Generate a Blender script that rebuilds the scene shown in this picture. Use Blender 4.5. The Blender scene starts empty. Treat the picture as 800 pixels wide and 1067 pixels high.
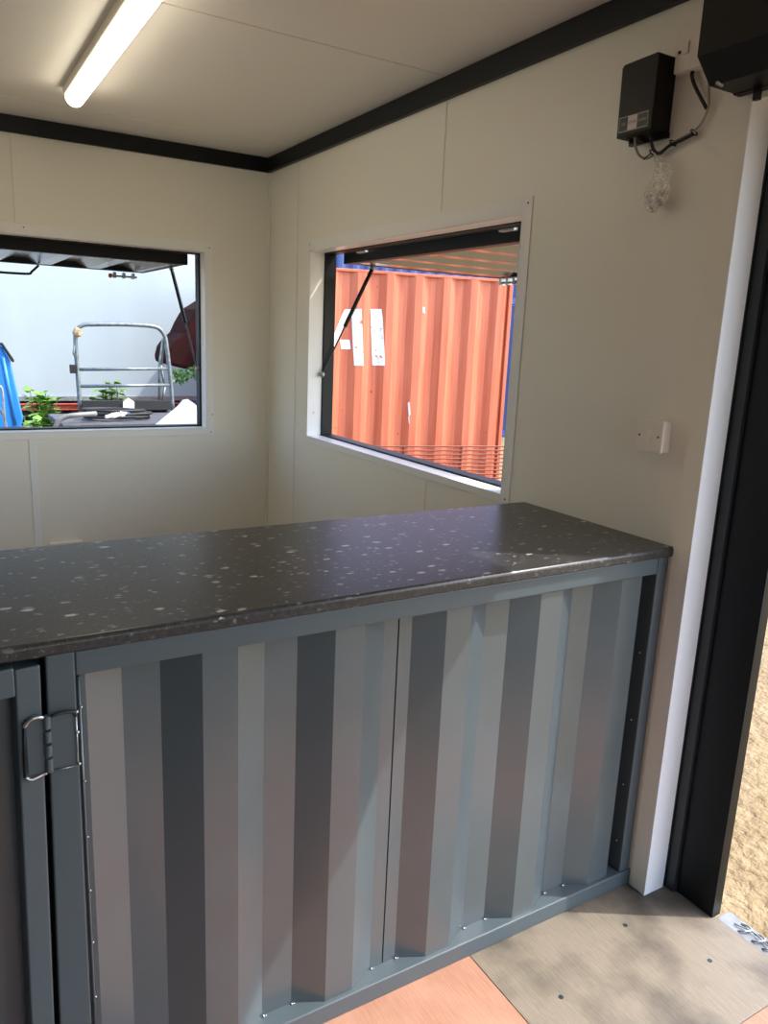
import bpy, bmesh, math, random
from mathutils import Vector, Matrix
random.seed(7)
SC = bpy.context.scene
COL = SC.collection
# ------------------------------------------------------------------ camera
CAMP = Vector((-1.6584, -1.2637, 1.5010)); FPX = 794.71
RV = Vector((0.85954232, -0.50933561, 0.04200281)); UV = Vector((0.07775479, 0.21156088, 0.974267)); FV = Vector((0.50511503, 0.83415779, -0.22144882))
cam = bpy.data.cameras.new('camera'); co = bpy.data.objects.new('camera', cam); COL.objects.link(co)
cam.sensor_fit = 'HORIZONTAL'; cam.sensor_width = 36; cam.lens = 36 * FPX / 800; cam.clip_start = .02; cam.clip_end = 500
m = Matrix.Identity(4)
for i in range(3):
    m[i][0] = RV[i]; m[i][1] = UV[i]; m[i][2] = -FV[i]; m[i][3] = CAMP[i]
co.matrix_world = m; SC.camera = co
# ------------------------------------------------------------------ light
w = bpy.data.worlds.new('sky'); SC.world = w; w.use_nodes = True
nt = w.node_tree; bg = nt.nodes['Background']
sky = nt.nodes.new('ShaderNodeTexSky'); sky.sky_type = 'NISHITA'; sky.sun_disc = False
SUN = Vector((1, -.604, 1.53)).normalized()
sky.sun_elevation = math.asin(SUN.z); sky.sun_rotation = math.atan2(SUN.x, SUN.y); sky.air_density = 1.0; sky.dust_density = 2.0; sky.ozone_density = 1.0
nt.links.new(sky.outputs[0], bg.inputs[0]); bg.inputs[1].default_value = 0.33
sl = bpy.data.lights.new('sun', 'SUN'); sl.energy = 2.2; sl.angle = math.radians(.6); sl.color = (1, .97, .93)
so = bpy.data.objects.new('sun', sl); COL.objects.link(so); so.rotation_euler = SUN.to_track_quat('Z', 'Y').to_euler(); so.location = (6, -6, 8)
SC.view_settings.view_transform = 'Standard'; SC.view_settings.look = 'None'; SC.view_settings.gamma = 1
SC.view_settings.use_curve_mapping = False
SC.view_settings.exposure = 1.28
SC.cycles.diffuse_bounces = 8; SC.cycles.max_bounces = 14

# ------------------------------------------------------------------ helpers
def at(px, py, Y):
    d = FV + RV * ((px - 400) / FPX) - UV * ((py - 533.5) / FPX)
    return CAMP + d * ((Y - CAMP.y) / d.y)
def s2l(c):
    return tuple(((v / 255) / 12.92 if v / 255 <= .04045 else ((v / 255 + .055) / 1.055) ** 2.4) for v in c) + (1,)
def mat(name, col, rough=.5, metal=0, bump=0, bscale=60, bdist=.01, var=0, vscale=8, spec=.5, col2=None, emit=0, stretch=None, alpha=1, coat=0, trans=0):
    M = bpy.data.materials.new(name); M.use_nodes = True; t = M.node_tree; b = t.nodes['Principled BSDF']
    b.inputs['Base Color'].default_value = s2l(col); b.inputs['Roughness'].default_value = rough; b.inputs['Metallic'].default_value = metal
    b.inputs['Specular IOR Level'].default_value = spec
    b.inputs['Coat Weight'].default_value = coat; b.inputs['Transmission Weight'].default_value = trans
    tc = t.nodes.new('ShaderNodeTexCoord'); mp = t.nodes.new('ShaderNodeMapping'); t.links.new(tc.outputs['Object'], mp.inputs[0])
    if stretch: mp.inputs['Scale'].default_value = stretch
    if var or col2:
        n = t.nodes.new('ShaderNodeTexNoise'); n.inputs['Scale'].default_value = vscale; n.inputs['Detail'].default_value = 6
        t.links.new(mp.outputs[0], n.inputs['Vector'])
        r = t.nodes.new('ShaderNodeValToRGB'); r.color_ramp.elements[0].position = .35; r.color_ramp.elements[1].position = .68
        c2 = col2 if col2 else tuple(max(0, v * (1 - var)) for v in col)
        r.color_ramp.elements[0].color = s2l(col); r.color_ramp.elements[1].color = s2l(c2)
        t.links.new(n.outputs['Fac'], r.inputs[0]); t.links.new(r.outputs[0], b.inputs['Base Color'])
    if bump:
        n = t.nodes.new('ShaderNodeTexNoise'); n.inputs['Scale'].default_value = bscale; n.inputs['Detail'].default_value = 4
        t.links.new(mp.outputs[0], n.inputs['Vector'])
        bp = t.nodes.new('ShaderNodeBump'); bp.inputs['Strength'].default_value = bump; bp.inputs['Distance'].default_value = bdist
        t.links.new(n.outputs['Fac'], bp.inputs['Height']); t.links.new(bp.outputs[0], b.inputs['Normal'])
    if emit:
        b.inputs['Emission Color'].default_value = s2l(col); b.inputs['Emission Strength'].default_value = emit
    if alpha < 1: b.inputs['Alpha'].default_value = alpha
    return M
def obj(name, bm, M, parent=None, bevel=0, smooth=False, kind=None, label=None):
    bmesh.ops.recalc_face_normals(bm, faces=bm.faces)
    me = bpy.data.meshes.new(name); bm.to_mesh(me); bm.free(); me.materials.append(M)
    if smooth:
        for p in me.polygons: p.use_smooth = True
    o = bpy.data.objects.new(name, me); COL.objects.link(o)
    if parent is not None:
        o.parent = parent; o.matrix_parent_inverse = Matrix.Translation(-parent.location) if parent.type == 'EMPTY' and parent.parent is None else Matrix.Identity(4)
    if bevel:
        b = o.modifiers.new('bevel', 'BEVEL'); b.width = bevel; b.segments = 2; b.limit_method = 'ANGLE'; b.angle_limit = math.radians(40)
    if kind: o['kind'] = kind
    if label: o['label'] = label
    return o
def struct(name, bm, M, **k): return obj(name, bm, M, kind='structure', **k)
def tag(o, label, cat, group=None):
    o['label'] = label; o['category'] = cat
    if group: o['group'] = group
    return o
def thing(name, label, cat, loc=(0, 0, 0), group=None):
    o = bpy.data.objects.new(name, None); COL.objects.link(o); o.location = loc; o.empty_display_size = .1
    return tag(o, label, cat, group)
def B(*boxes):
    bm = bmesh.new()
    for b in boxes: box(bm, *b)
    return bm
def box(bm, x0, x1, y0, y1, z0, z1):
    v = [bm.verts.new((x, y, z)) for x in (x0, x1) for y in (y0, y1) for z in (z0, z1)]
    for f in ((0, 1, 3, 2), (4, 6, 7, 5), (0, 4, 5, 1), (2, 3, 7, 6), (0, 2, 6, 4), (1, 5, 7, 3)): bm.faces.new([v[i] for i in f])
def prism(bm, pts, ax, a, b):
    """polygon pts (2-D) extruded along axis ax (0,1,2) from a to b"""
    def mk(p, t):
        q = list(p); q.insert(ax, t); return bm.verts.new(q)
    A = [mk(p, a) for p in pts]; C = [mk(p, b) for p in pts]; n = len(pts)
    bm.faces.new(A); bm.faces.new(C[::-1])
    for i in range(n): bm.faces.new((A[i], A[(i + 1) % n], C[(i + 1) % n], C[i]))
def smooth_path(P, n=6):
    P = [Vector(p) for p in P]
    if len(P) < 3: return P
    Q = [P[0] * 2 - P[1]] + P + [P[-1] * 2 - P[-2]]; out = []
    for i in range(1, len(Q) - 2):
        for k in range(n):
            t = k / n; a, b, c, d = Q[i - 1:i + 3]
            out.append(.5 * ((2 * b) + (c - a) * t + (2 * a - 5 * b + 4 * c - d) * t * t + (3 * b - a - 3 * c + d) * t ** 3))
    return out + [P[-1]]
def tube(bm, P, r, seg=10, closed=False):
    P = [Vector(p) for p in P]; n = len(P); rings = []
    rr = r if isinstance(r, (list, tuple)) else [r] * n
    up = None
    for i in range(n):
        if closed: d = P[(i + 1) % n] - P[i - 1]
        else: d = P[min(i + 1, n - 1)] - P[max(i - 1, 0)]
        if d.length < 1e-9: d = Vector((0, 0, 1))
        d.normalize()
        if up is None: up = d.orthogonal().normalized()
        up = (up - d * up.dot(d)).normalized() if (up - d * up.dot(d)).length > 1e-6 else d.orthogonal().normalized()
        s = d.cross(up)
        rings.append([bm.verts.new(P[i] + (up * math.cos(a) + s * math.sin(a)) * rr[i]) for a in [2 * math.pi * k / seg for k in range(seg)]])
    for i in range(n - (0 if closed else 1)):
        A, C = rings[i], rings[(i + 1) % n]
        for k in range(seg): bm.faces.new((A[k], A[(k + 1) % seg], C[(k + 1) % seg], C[k]))
    if not closed: bm.faces.new(rings[0][::-1]); bm.faces.new(rings[-1])
def T(P, r, seg=10, closed=False):
    bm = bmesh.new(); tube(bm, P, r, seg, closed); return bm
def sheet(bm, prof, a, b, th, ax_len, ax_w, ax_d):
    """corrugated sheet: prof = [(w, d)], running a..b along ax_len, thickness th in +d"""
    def mk(wv, dv, l):
        q = [0, 0, 0]; q[ax_w] = wv; q[ax_d] = dv; q[ax_len] = l; return bm.verts.new(q)
    f0 = [mk(p[0], p[1], a) for p in prof]; f1 = [mk(p[0], p[1], b) for p in prof]
    g0 = [mk(p[0], p[1] + th, a) for p in prof]; g1 = [mk(p[0], p[1] + th, b) for p in prof]
    n = len(prof)
    for i in range(n - 1):
        bm.faces.new((f0[i], f0[i + 1], f1[i + 1], f1[i])); bm.faces.new((g0[i], g1[i], g1[i + 1], g0[i + 1]))
        bm.faces.new((f0[i], g0[i], g0[i + 1], f0[i + 1])); bm.faces.new((f1[i], f1[i + 1], g1[i + 1], g1[i]))
    bm.faces.new((f0[0], f1[0], g1[0], g0[0])); bm.faces.new((f0[-1], g0[-1], g1[-1], f1[-1]))

# ------------------------------------------------------------------ materials
cream = mat('cream panel', (231, 228, 217), .42, bump=.02, bscale=25)
ceilm = mat('ceiling panel', (232, 227, 219), .5, bump=.02, bscale=20)
white = mat('white trim', (232, 232, 230), .4)
whitel = mat('white upvc', (236, 238, 240), .3)
trimblk = mat('anthracite trim', (13, 17, 21), .45, spec=.3)
framedk = mat('dark grey steel', (38, 45, 50), .4, bump=.03, bscale=30)
shutm = mat('shutter casing', (21, 22, 23), .5, spec=.3)
greyp = mat('grey steel paint', (76, 86, 90), .27, bump=.03, bscale=14, var=.05, vscale=5, spec=1.0)
greyf = mat('grey frame paint', (76, 87, 92), .34, bump=.05, bscale=30)
darkin = mat('dark container skin', (26, 30, 33), .5)
steel = mat('galvanised steel', (176, 180, 180), .38, metal=.7, var=.2, vscale=40)
chrome = mat('bright weld metal', (200, 203, 205), .25, metal=.9)
black = mat('black plastic', (10, 10, 10), .45, spec=.3)
blackr = mat('black rubber', (24, 24, 25), .6)
plaw = mat('white plastic', (228, 222, 212), .35)

# worktop laminate: dark grey with pale flakes
def worktop_mat():
    M = mat('speckled laminate', (58, 56, 54), .30, spec=.55); t = M.node_tree; b = t.nodes['Principled BSDF']
    tc = t.nodes.new('ShaderNodeTexCoord'); L = t.links.new
    def vor(scale, thr, w_, st=(1, 1, 1), keep=.5):
        mp = t.nodes.new('ShaderNodeMapping'); mp.inputs['Scale'].default_value = st; L(tc.outputs['Object'], mp.inputs[0])
        nz = t.nodes.new('ShaderNodeTexNoise'); nz.inputs['Scale'].default_value = 90; L(mp.outputs[0], nz.inputs['Vector'])
        mx = t.nodes.new('ShaderNodeMixRGB'); mx.inputs[0].default_value = .018; L(mp.outputs[0], mx.inputs[1]); L(nz.outputs['Color'], mx.inputs[2])
        v = t.nodes.new('ShaderNodeTexVoronoi'); v.inputs['Scale'].default_value = scale; L(mx.outputs[0], v.inputs['Vector'])
        r = t.nodes.new('ShaderNodeMapRange'); r.inputs['From Min'].default_value = thr + w_; r.inputs['From Max'].default_value = thr; L(v.outputs['Distance'], r.inputs['Value'])
        sp = t.nodes.new('ShaderNodeSeparateColor'); L(v.outputs['Color'], sp.inputs[0])
        g = t.nodes.new('ShaderNodeMath'); g.operation = 'GREATER_THAN'; g.inputs[1].default_value = keep; L(sp.outputs[0], g.inputs[0])
        q = t.nodes.new('ShaderNodeMath'); q.operation = 'MULTIPLY'; L(r.outputs[0], q.inputs[0]); L(g.outputs[0], q.inputs[1])
        q2 = t.nodes.new('ShaderNodeMath'); q2.operation = 'MULTIPLY'; L(q.outputs[0], q2.inputs[0]); L(sp.outputs[1], q2.inputs[1])
        return q2
    a = vor(21, .17, .08, (1, 1.7, 1.7), .60); c = vor(48, .2, .1, (1, 1.4, 1.4), .66); d = vor(170, .25, .12, (1, 1, 1), .7)
    n = t.nodes.new('ShaderNodeTexNoise'); n.inputs['Scale'].default_value = 140; n.inputs['Detail'].default_value = 5; L(tc.outputs['Object'], n.inputs['Vector'])
    r = t.nodes.new('ShaderNodeValToRGB'); r.color_ramp.elements[0].position = .35; r.color_ramp.elements[1].position = .7
    r.color_ramp.elements[0].color = s2l((38, 38, 39)); r.color_ramp.elements[1].color = s2l((62, 62, 62)); L(n.outputs['Fac'], r.inputs[0])
    cur = r.outputs[0]
    for src, cl in ((d, (104, 103, 101)), (c, (165, 162, 155)), (a, (205, 204, 198))):
        mx = t.nodes.new('ShaderNodeMixRGB'); mx.inputs[2].default_value = s2l(cl); L(src.outputs[0], mx.inputs[0]); L(cur, mx.inputs[1]); cur = mx.outputs[0]
    L(cur, b.inputs['Base Color'])
    return M
wtm = worktop_mat()

def ply_mat(name, c1, c2, c3):
    M = mat(name, c1, .7); t = M.node_tree; b = t.nodes['Principled BSDF']; L = t.links.new
    tc = t.nodes.new('ShaderNodeTexCoord'); mp = t.nodes.new('ShaderNodeMapping'); mp.inputs['Scale'].default_value = (70, 6, 3); mp.inputs['Rotation'].default_value = (0, 0, .0); L(tc.outputs['Object'], mp.inputs[0])
    n = t.nodes.new('ShaderNodeTexNoise'); n.inputs['Scale'].default_value = 3; n.inputs['Detail'].default_value = 8; n.inputs['Distortion'].default_value = .6; L(mp.outputs[0], n.inputs['Vector'])
    r = t.nodes.new('ShaderNodeValToRGB'); r.color_ramp.elements[0].position = .3; r.color_ramp.elements[1].position = .7
    r.color_ramp.elements[0].color = s2l(c1); r.color_ramp.elements[1].color = s2l(c2); L(n.outputs['Fac'], r.inputs[0])
    n2 = t.nodes.new('ShaderNodeTexNoise'); n2.inputs['Scale'].default_value = 5; n2.inputs['Detail'].default_value = 7; L(tc.outputs['Object'], n2.inputs['Vector'])
    r2 = t.nodes.new('ShaderNodeValToRGB'); r2.color_ramp.elements[0].position = .44; r2.color_ramp.elements[1].position = .66; L(n2.outputs['Fac'], r2.inputs[0])
    mx = t.nodes.new('ShaderNodeMixRGB'); L(r2.outputs[0], mx.inputs[0]); L(r.outputs[0], mx.inputs[1]); mx.inputs[2].default_value = s2l(c3)
    L(mx.outputs[0], b.inputs['Base Color'])
    bp = t.nodes.new('ShaderNodeBump'); bp.inputs['Strength'].default_value = .25; bp.inputs['Distance'].default_value = .004; L(n.outputs['Fac'], bp.inputs['Height']); L(bp.outputs[0], b.inputs['Normal'])
    return M
plyo = ply_mat('orange plywood', (150, 106, 84), (162, 120, 98), (172, 130, 108))
plyg = ply_mat('grey plywood', (116, 106, 91), (128, 118, 103), (76, 69, 60))

def container_mat(name, c1, c2, c3):
    M = mat(name, c1, .5); t = M.node_tree; b = t.nodes['Principled BSDF']; L = t.links.new
    tc = t.nodes.new('ShaderNodeTexCoord'); mp = t.nodes.new('ShaderNodeMapping'); mp.inputs['Scale'].default_value = (14, 14, .9); L(tc.outputs['Object'], mp.inputs[0])
    n = t.nodes.new('ShaderNodeTexNoise'); n.inputs['Scale'].default_value = 1.6; n.inputs['Detail'].default_value = 7; L(mp.outputs[0], n.inputs['Vector'])
    r = t.nodes.new('ShaderNodeValToRGB'); e = r.color_ramp.elements; e[0].position = .3; e[1].position = .62; e[0].color = s2l(c1); e[1].color = s2l(c2)
    L(n.outputs['Fac'], r.inputs[0])
    v = t.nodes.new('ShaderNodeTexNoise'); v.inputs['Scale'].default_value = 16; v.inputs['Detail'].default_value = 8; L(tc.outputs['Object'], v.inputs['Vector'])
    r2 = t.nodes.new('ShaderNodeValToRGB'); r2.color_ramp.elements[0].position = .72; r2.color_ramp.elements[1].position = .75; L(v.outputs['Fac'], r2.inputs[0])
    mx = t.nodes.new('ShaderNodeMixRGB'); L(r2.outputs[0], mx.inputs[0]); L(r.outputs[0], mx.inputs[1]); mx.inputs[2].default_value = s2l(c3); L(mx.outputs[0], b.inputs['Base Color'])
    return M
orangem = container_mat('faded orange container paint', (190, 92, 58), (202, 112, 80), (150, 74, 48))
bluem = container_mat('blue container paint', (40, 68, 122), (50, 78, 132), (60, 60, 90))
trailm = mat('white trailer side', (164, 175, 176), .7, var=.05, vscale=1, stretch=(1.6, 1, .6), spec=.2)
sandm = mat('sandy ground', (128, 110, 82), .95, bump=1, bscale=22, bdist=.035, col2=(148, 129, 99), vscale=6, spec=.1)

# ------------------------------------------------------------------ ground
GZ = -.34
bm = bmesh.new(); bmesh.ops.create_grid(bm, x_segments=120, y_segments=120, size=30)
for v in bm.verts:
    v.co.z = GZ + .025 * math.sin(v.co.x * 2.1 + 1.3 * math.sin(v.co.y * 1.7)) + random.uniform(-.012, .012); v.co.y += 4
struct('ground', bm, sandm, smooth=True)

# ------------------------------------------------------------------ room shell
D = 2.784; CE = 2.398; FL = -.02; LX = -2.3; FY = -3.2
DY0, DY1, DZ = -2.35, -.05, 2.06      # doorway in the right wall
WY0, WY1, WZ0, WZ1 = .708, 2.262, 1.0, 1.9   # right window
BX0, BX1, BZ0, BZ1 = -1.92, -.357, .985, 1.9   # back window
def wall_x(x0, x1, e=0):
    return B((x0, x1, DY1, WY0 - e, FL, CE), (x0, x1, WY1 + e, D, FL, CE), (x0, x1, WY0 - e, WY1 + e, FL, WZ0 - e), (x0, x1, WY0 - e, WY1 + e, WZ1 + e, CE),
             (x0, x1, DY0, DY1, DZ, CE), (x0, x1, FY, DY0, FL, CE))
struct('wall_right', wall_x(0, .072), cream)
struct('wall_back', B((LX, BX0, D, D + .072, FL, CE), (BX1, .072, D, D + .072, FL, CE), (BX0, BX1, D, D + .072, FL, BZ0), (BX0, BX1, D, D + .072, BZ1, CE)), cream)
struct('wall_left', B((LX - .07, LX, -.05, D, FL, CE)), cream)
struct('wall_left_front', B((LX - .07, LX, FY, -.0501, FL, CE)), darkin)  # unseen; made dark so the counter's left-facing folds reflect darkness
struct('wall_front', B((LX, -1.6, FY - .07, FY, FL, CE), (-.35, .072, FY - .07, FY, FL, CE), (-1.6, -.35, FY - .07, FY, 2.1, CE)), darkin)  # unseen end wall made dark; doorway gap added to let skylight in
# the container's own steel skin outside the lining
def oskin(nm, *b): struct('wall_outer_' + nm, B(*b), darkin)
oa, ob_ = .0721, .125
oskin('right', (oa, ob_, DY1, WY0, FL, CE), (oa, ob_, WY1, D, FL, CE), (oa, ob_, WY0, WY1, FL, WZ0), (oa, ob_, WY0, WY1, WZ1, CE))
oskin('right_lintel', (oa, ob_, DY0, DY1, 2.105, CE))
oskin('right_front', (oa, ob_, FY, DY0 - .001, FL, CE))
oskin('back', (LX - .12, BX0, D + oa, D + ob_, FL, CE + .1), (BX1, ob_, D + oa, D + ob_, FL, CE + .1), (BX0, BX1, D + oa, D + ob_, FL, BZ0), (BX0, BX1, D + oa, D + ob_, BZ1, CE + .1))
oskin('left', (LX - .12, LX - .0701, FY - .12, D + oa, FL, CE + .1))
oskin('front', (LX - .07, -1.6, FY - .12, FY - .0701, FL, CE + .1), (-.35, ob_, FY - .12, FY - .0701, FL, CE + .1), (-1.6, -.35, FY - .12, FY - .0701, 2.1, CE + .1))  # leaves the same added doorway gap for skylight
struct('ceiling', B((LX - .07, .072, FY - .07, D + .072, CE, CE + .1)), ceilm)
struct('floor', B((LX, .109, FY, D, FL - .12, FL - .004)), plyg)
# plywood sheets laid on the floor are the visible surface
g = B((-.577, .109, -.455, .062, FL - .0035, FL)); gb = tag(obj('plywood_sheet', g, plyg, bevel=.001), 'worn grey plywood floor sheet in the sun beside the doorway', 'floor board')
for (x, y) in ((-.14, -.11), (-.46, -.2), (-.04, -.3), (-.30, -.42), (-.5, -.4)):
    bm = bmesh.new(); bmesh.ops.create_cone(bm, cap_ends=True, segments=12, radius1=.006, radius2=.006, depth=.001, matrix=Matrix.Translation((x, y, FL + .0006)))
    obj('screw_head', bm, framedk, gb)
tag(obj('plywood_sheet', B((-1.9, -.579, -1.15, .062, FL - .0035, FL)), plyo, bevel=.001), 'orange-brown plywood floor sheet along the foot of the corrugated counter', 'floor board')
tag(obj('plywood_sheet', B((-.577, .109, -1.15, -.457, FL - .0035, FL)), plyo, bevel=.001), 'orange-brown plywood floor sheet at the lower right corner, nearest the threshold', 'floor board')
# ceiling edge trims
n = [0]
def trim(bm, M=cream, **k):
    n[0] += 1; return struct('trim_%d' % n[0], bm, M, **k)
TZ = 2.326
trim(B((-.022, -.0005, FY, D - .02, TZ, CE - .0005)), trimblk, bevel=.002)
trim(B((LX, -.0005, D - .0195, D - .0005, TZ, CE - .0005)), trimblk, bevel=.002)
trim(B((LX + .0005, LX + .02, FY, D - .02, TZ, CE - .0005)), trimblk)
# panel joints: slim cover strips
trim(B((-.0025, -.0002, 1.164, 1.170, WZ1 + .06, TZ)), plaw)
trim(B((-.0025, -.0002, 1.164, 1.170, FL, WZ0 - .035)), plaw)
trim(B((-.0025, -.0002, 2.417, 2.422, FL, TZ)), plaw)
trim(B((-.012, -.0003, D - .0120, D - .0003, FL, TZ)), cream)
trim(B((-1.243, -1.212, D - .005, D - .0003, FL, BZ0 - .036)), white, bevel=.001)
trim(B((-1.243, -1.212, D - .005, D - .0003, BZ1 + .046, TZ)), cream, bevel=.001)
trim(B((LX, -.0, 1.15, 1.156, CE - .002, CE - .0003)), plaw)
trim(B((LX, -.0, 2.462, 2.468, CE - .002, CE - .0003)), plaw)
# end trim of the lining at the doorway (angle)
trim(B((-.003, -.0004, DY1 - .0015, DY1 + .05, FL, DZ + .2)), cream)
trim(B((-.003, .076, DY1 - .005, DY1 - .0012, FL, DZ + .15)), whitel)
# hollow white corner post
# ------------------------------------------------------------------ windows
def ring(x0, x1, a0, a1, z0, z1, l, r, b, t, axis):
    """picture-frame of boxes in the plane normal to axis; opening a0..a1,z0..z1, border widths l r b t"""
    L = [(a0 - l, a0, z0 - b, z1 + t), (a1, a1 + r, z0 - b, z1 + t), (a0, a1, z0 - b, z0), (a0, a1, z1, z1 + t)]
    bm = bmesh.new()
    for (p, q, u, v) in L:
        if q - p < 1e-5 or v - u < 1e-5: continue
        if axis == 0: box(bm, x0, x1, p, q, u, v)
        else: box(bm, p, q, x0, x1, u, v)
    return bm
def window(nm, axis, s, a0, a1, z0, z1, fl):
    e = bpy.data.objects.new(nm, None); COL.objects.link(e); e['kind'] = 'structure'
    sg = s
    if axis == 0: X = lambda a, b: (a, b)
    else: X = lambda a, b: (D + a, D + b)
    p = X(-.004, -.0004); obj('window_flange', ring(p[0], p[1], a0 + .002, a1 - .002, z0 + .002, z1 - .002, *fl, axis), white, e, bevel=.001)
    p = X(-.004, .073); obj('window_lining', ring(p[0], p[1], a0 + .003, a1 - .003, z0 + .003, z1 - .003, .003, .003, .003, .003, axis), whitel, e)
    p = X(.074, .135); obj('window_frame', ring(p[0], p[1], a0 + .012, a1 - .012, z0 + .01, z1 - .008, .05, .05, .05, .05, axis), trimblk, e, bevel=.002, label='black outer steel frame')
    return e
w1 = window('window_1', 0, 1, WY0, WY1, WZ0, WZ1, (.045, .012, .028, .052))
w2 = window('window_2', 1, 1, BX0, BX1, BZ0, BZ1, (.045, .043, .036, .046))
def scr(x, y, z, axis, par, M=trimblk):
    bm = bmesh.new(); R = Matrix.Rotation(math.pi / 2, 4, 'Y' if axis == 0 else 'X')
    bmesh.ops.create_cone(bm, cap_ends=True, segments=10, radius1=.003, radius2=.003, depth=.002, matrix=Matrix.Translation((x, y, z)) @ R)
    obj('rivet', bm, M, par)
scr(-.0045, .685, 1.93, 0, w1); scr(-.0045, .685, .99, 0, w1); scr(-.0045, 2.268, 1.93, 0, w1)
scr(.03, WY1 - .0045, 1.12, 1, w1)
scr(-.335, D - .0045, 1.92, 1, w2); scr(-.335, D - .0045, .965, 1, w2); scr(-1.21, D - .0045, 1.93, 1, w2); scr(-.325, D - .0045, 1.06, 1, w2)

# ------------------------------------------------------------------ serving hatches
hsheet = mat('hatch sheet', (128, 128, 124), .22, metal=.35, spec=.8)
def corr(w0, w1, lo, hi, period=.278, start=0):
    """trapezoid profile from w0 to w1"""
    pts = [(w0, lo)]; k = w0 + start
    while k < w1 - .02:
        for dw, dv in ((0, lo), (.068, hi), (.138, hi), (.206, lo)):
            if k + dw < w1 - .005 and k + dw > pts[-1][0] + .001: pts.append((k + dw, dv))
        k += period
    pts.append((w1, lo)); return pts
def hatch(label, axis, o0, o1, a0, a1, zb):
    """open hatch: o = outward range, a = range along the wall, zb = underside height"""
    e = thing('serving_hatch', label, 'hatch', ((o0, (a0 + a1) / 2, zb) if axis == 0 else ((a0 + a1) / 2, o0, zb)))
    def BB(*L):
        bm = bmesh.new()
        for (p, q, r, s, u, v) in L:
            if axis == 0: box(bm, p, q, r, s, u, v)
            else: box(bm, r, s, p, q, u, v)
        return bm
    t = .045
    obj('hinge_rail', BB((o0, o0 + t, a0, a1, zb - .002, zb + .055)), trimblk, e, bevel=.002)
    obj('outer_rail', BB((o1 - t, o1, a0, a1, zb, zb + .04)), trimblk, e, bevel=.002)
    for p, q in ((a0, a0 + .03), (a1 - .03, a1)):
        obj('side_rail', BB((o0 + t, o1 - t, p, q, zb, zb + .04)), trimblk, e, bevel=.002)
    bm = bmesh.new(); sheet(bm, corr(a0 + .031, a1 - .031, zb + .002, zb + .036, start=.03), o0 + t + .001, o1 - t - .001, .002, 0 if axis == 0 else 1, 1 if axis == 0 else 0, 2)
    obj('corrugated_sheet', bm, hsheet, e)
    return e, BB
h1, BB1 = hatch('open dark steel hatch over the window facing the orange container', 0, .150, 1.12, .68, 2.205, 1.850)
for y in (2.0, .95):
    obj('hinge', B((.128, .16, y - .04, y + .04, 1.885, 1.912)), white, h1, bevel=.002, label='pale hinge block')
def strut(e, p_wall, p_h):
    p_wall = Vector(p_wall); p_h = Vector(p_h); mid = p_h.lerp(p_wall, .55)
    s = obj('gas_strut', T([p_h, mid], .010, 12), black, e, smooth=False)
    obj('piston_rod', T([mid, p_wall], .0045, 10), framedk, s)
    for p in (p_wall, p_h):
        bm = bmesh.new(); bmesh.ops.create_uvsphere(bm, u_segments=12, v_segments=8, radius=.014, matrix=Matrix.Translation(p)); obj('ball_joint', bm, steel, s, smooth=True)
    # sub-parts carry the strut's frame, which sits at the hatch origin
    return s
strut(h1, (.066, 2.243, 1.312), (.305, 2.188, 1.842))
strut(h1, (.066, .727, 1.312), (.305, .70, 1.842))
def latch(e, pts, axis):
    """sliding bolt under the outer rail"""
    (x, y, z) = pts
    L = .16
    d = Vector((0, 1, 0)) if axis == 0 else Vector((1, 0, 0)); c = Vector(pts)
    s = obj('bolt_latch', T([c - d * L / 2, c + d * L / 2], .006, 10), chrome, e, label='bright slide bolt')
    for k in (-.5, 0, .5):
        bm = bmesh.new()
        q = c + d * L * k * .7
        if axis == 0: box(bm, q.x - .016, q.x + .016, q.y - .008, q.y + .008, q.z - .012, z + .022)
        else: box(bm, q.x - .008, q.x + .008, q.y - .016, q.y + .016, q.z - .012, z + .022)
        obj('keeper', bm, steel, s)
    bm = bmesh.new(); bmesh.ops.create_uvsphere(bm, u_segments=12, v_segments=8, radius=.014, matrix=Matrix.Translation(c - d * L * .5)); obj('end_cap', bm, mat('red cap', (190, 30, 30), .4), s, smooth=True, label='red cap')
latch(h1, (1.08, 2.07, 1.822), 0)
h2, BB2 = hatch('open dark steel hatch over the back window', 1, D + .15, 3.895, -1.85, -.402, 1.842)
for x in (-1.5, -.72):
    obj('hinge', B((x - .04, x + .04, D + .128, D + .16, 1.885, 1.905)), trimblk, h2, bevel=.002)
strut(h2, (-.377, D + .09, 1.30), (-.415, D + .42, 1.836))
strut(h2, (-1.90, D + .09, 1.30), (-1.83, D + .42, 1.836))
latch(h2, (-.53, 3.87, 1.812), 1)
obj('pull_handle', T(smooth_path([(-1.37, 3.86, 1.838), (-1.34, 3.86, 1.80), (-1.31, 3.86, 1.785), (-1.09, 3.86, 1.785), (-1.06, 3.86, 1.80), (-1.02, 3.86, 1.838)], 4), .007, 8), black, h2, smooth=True)

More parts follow.
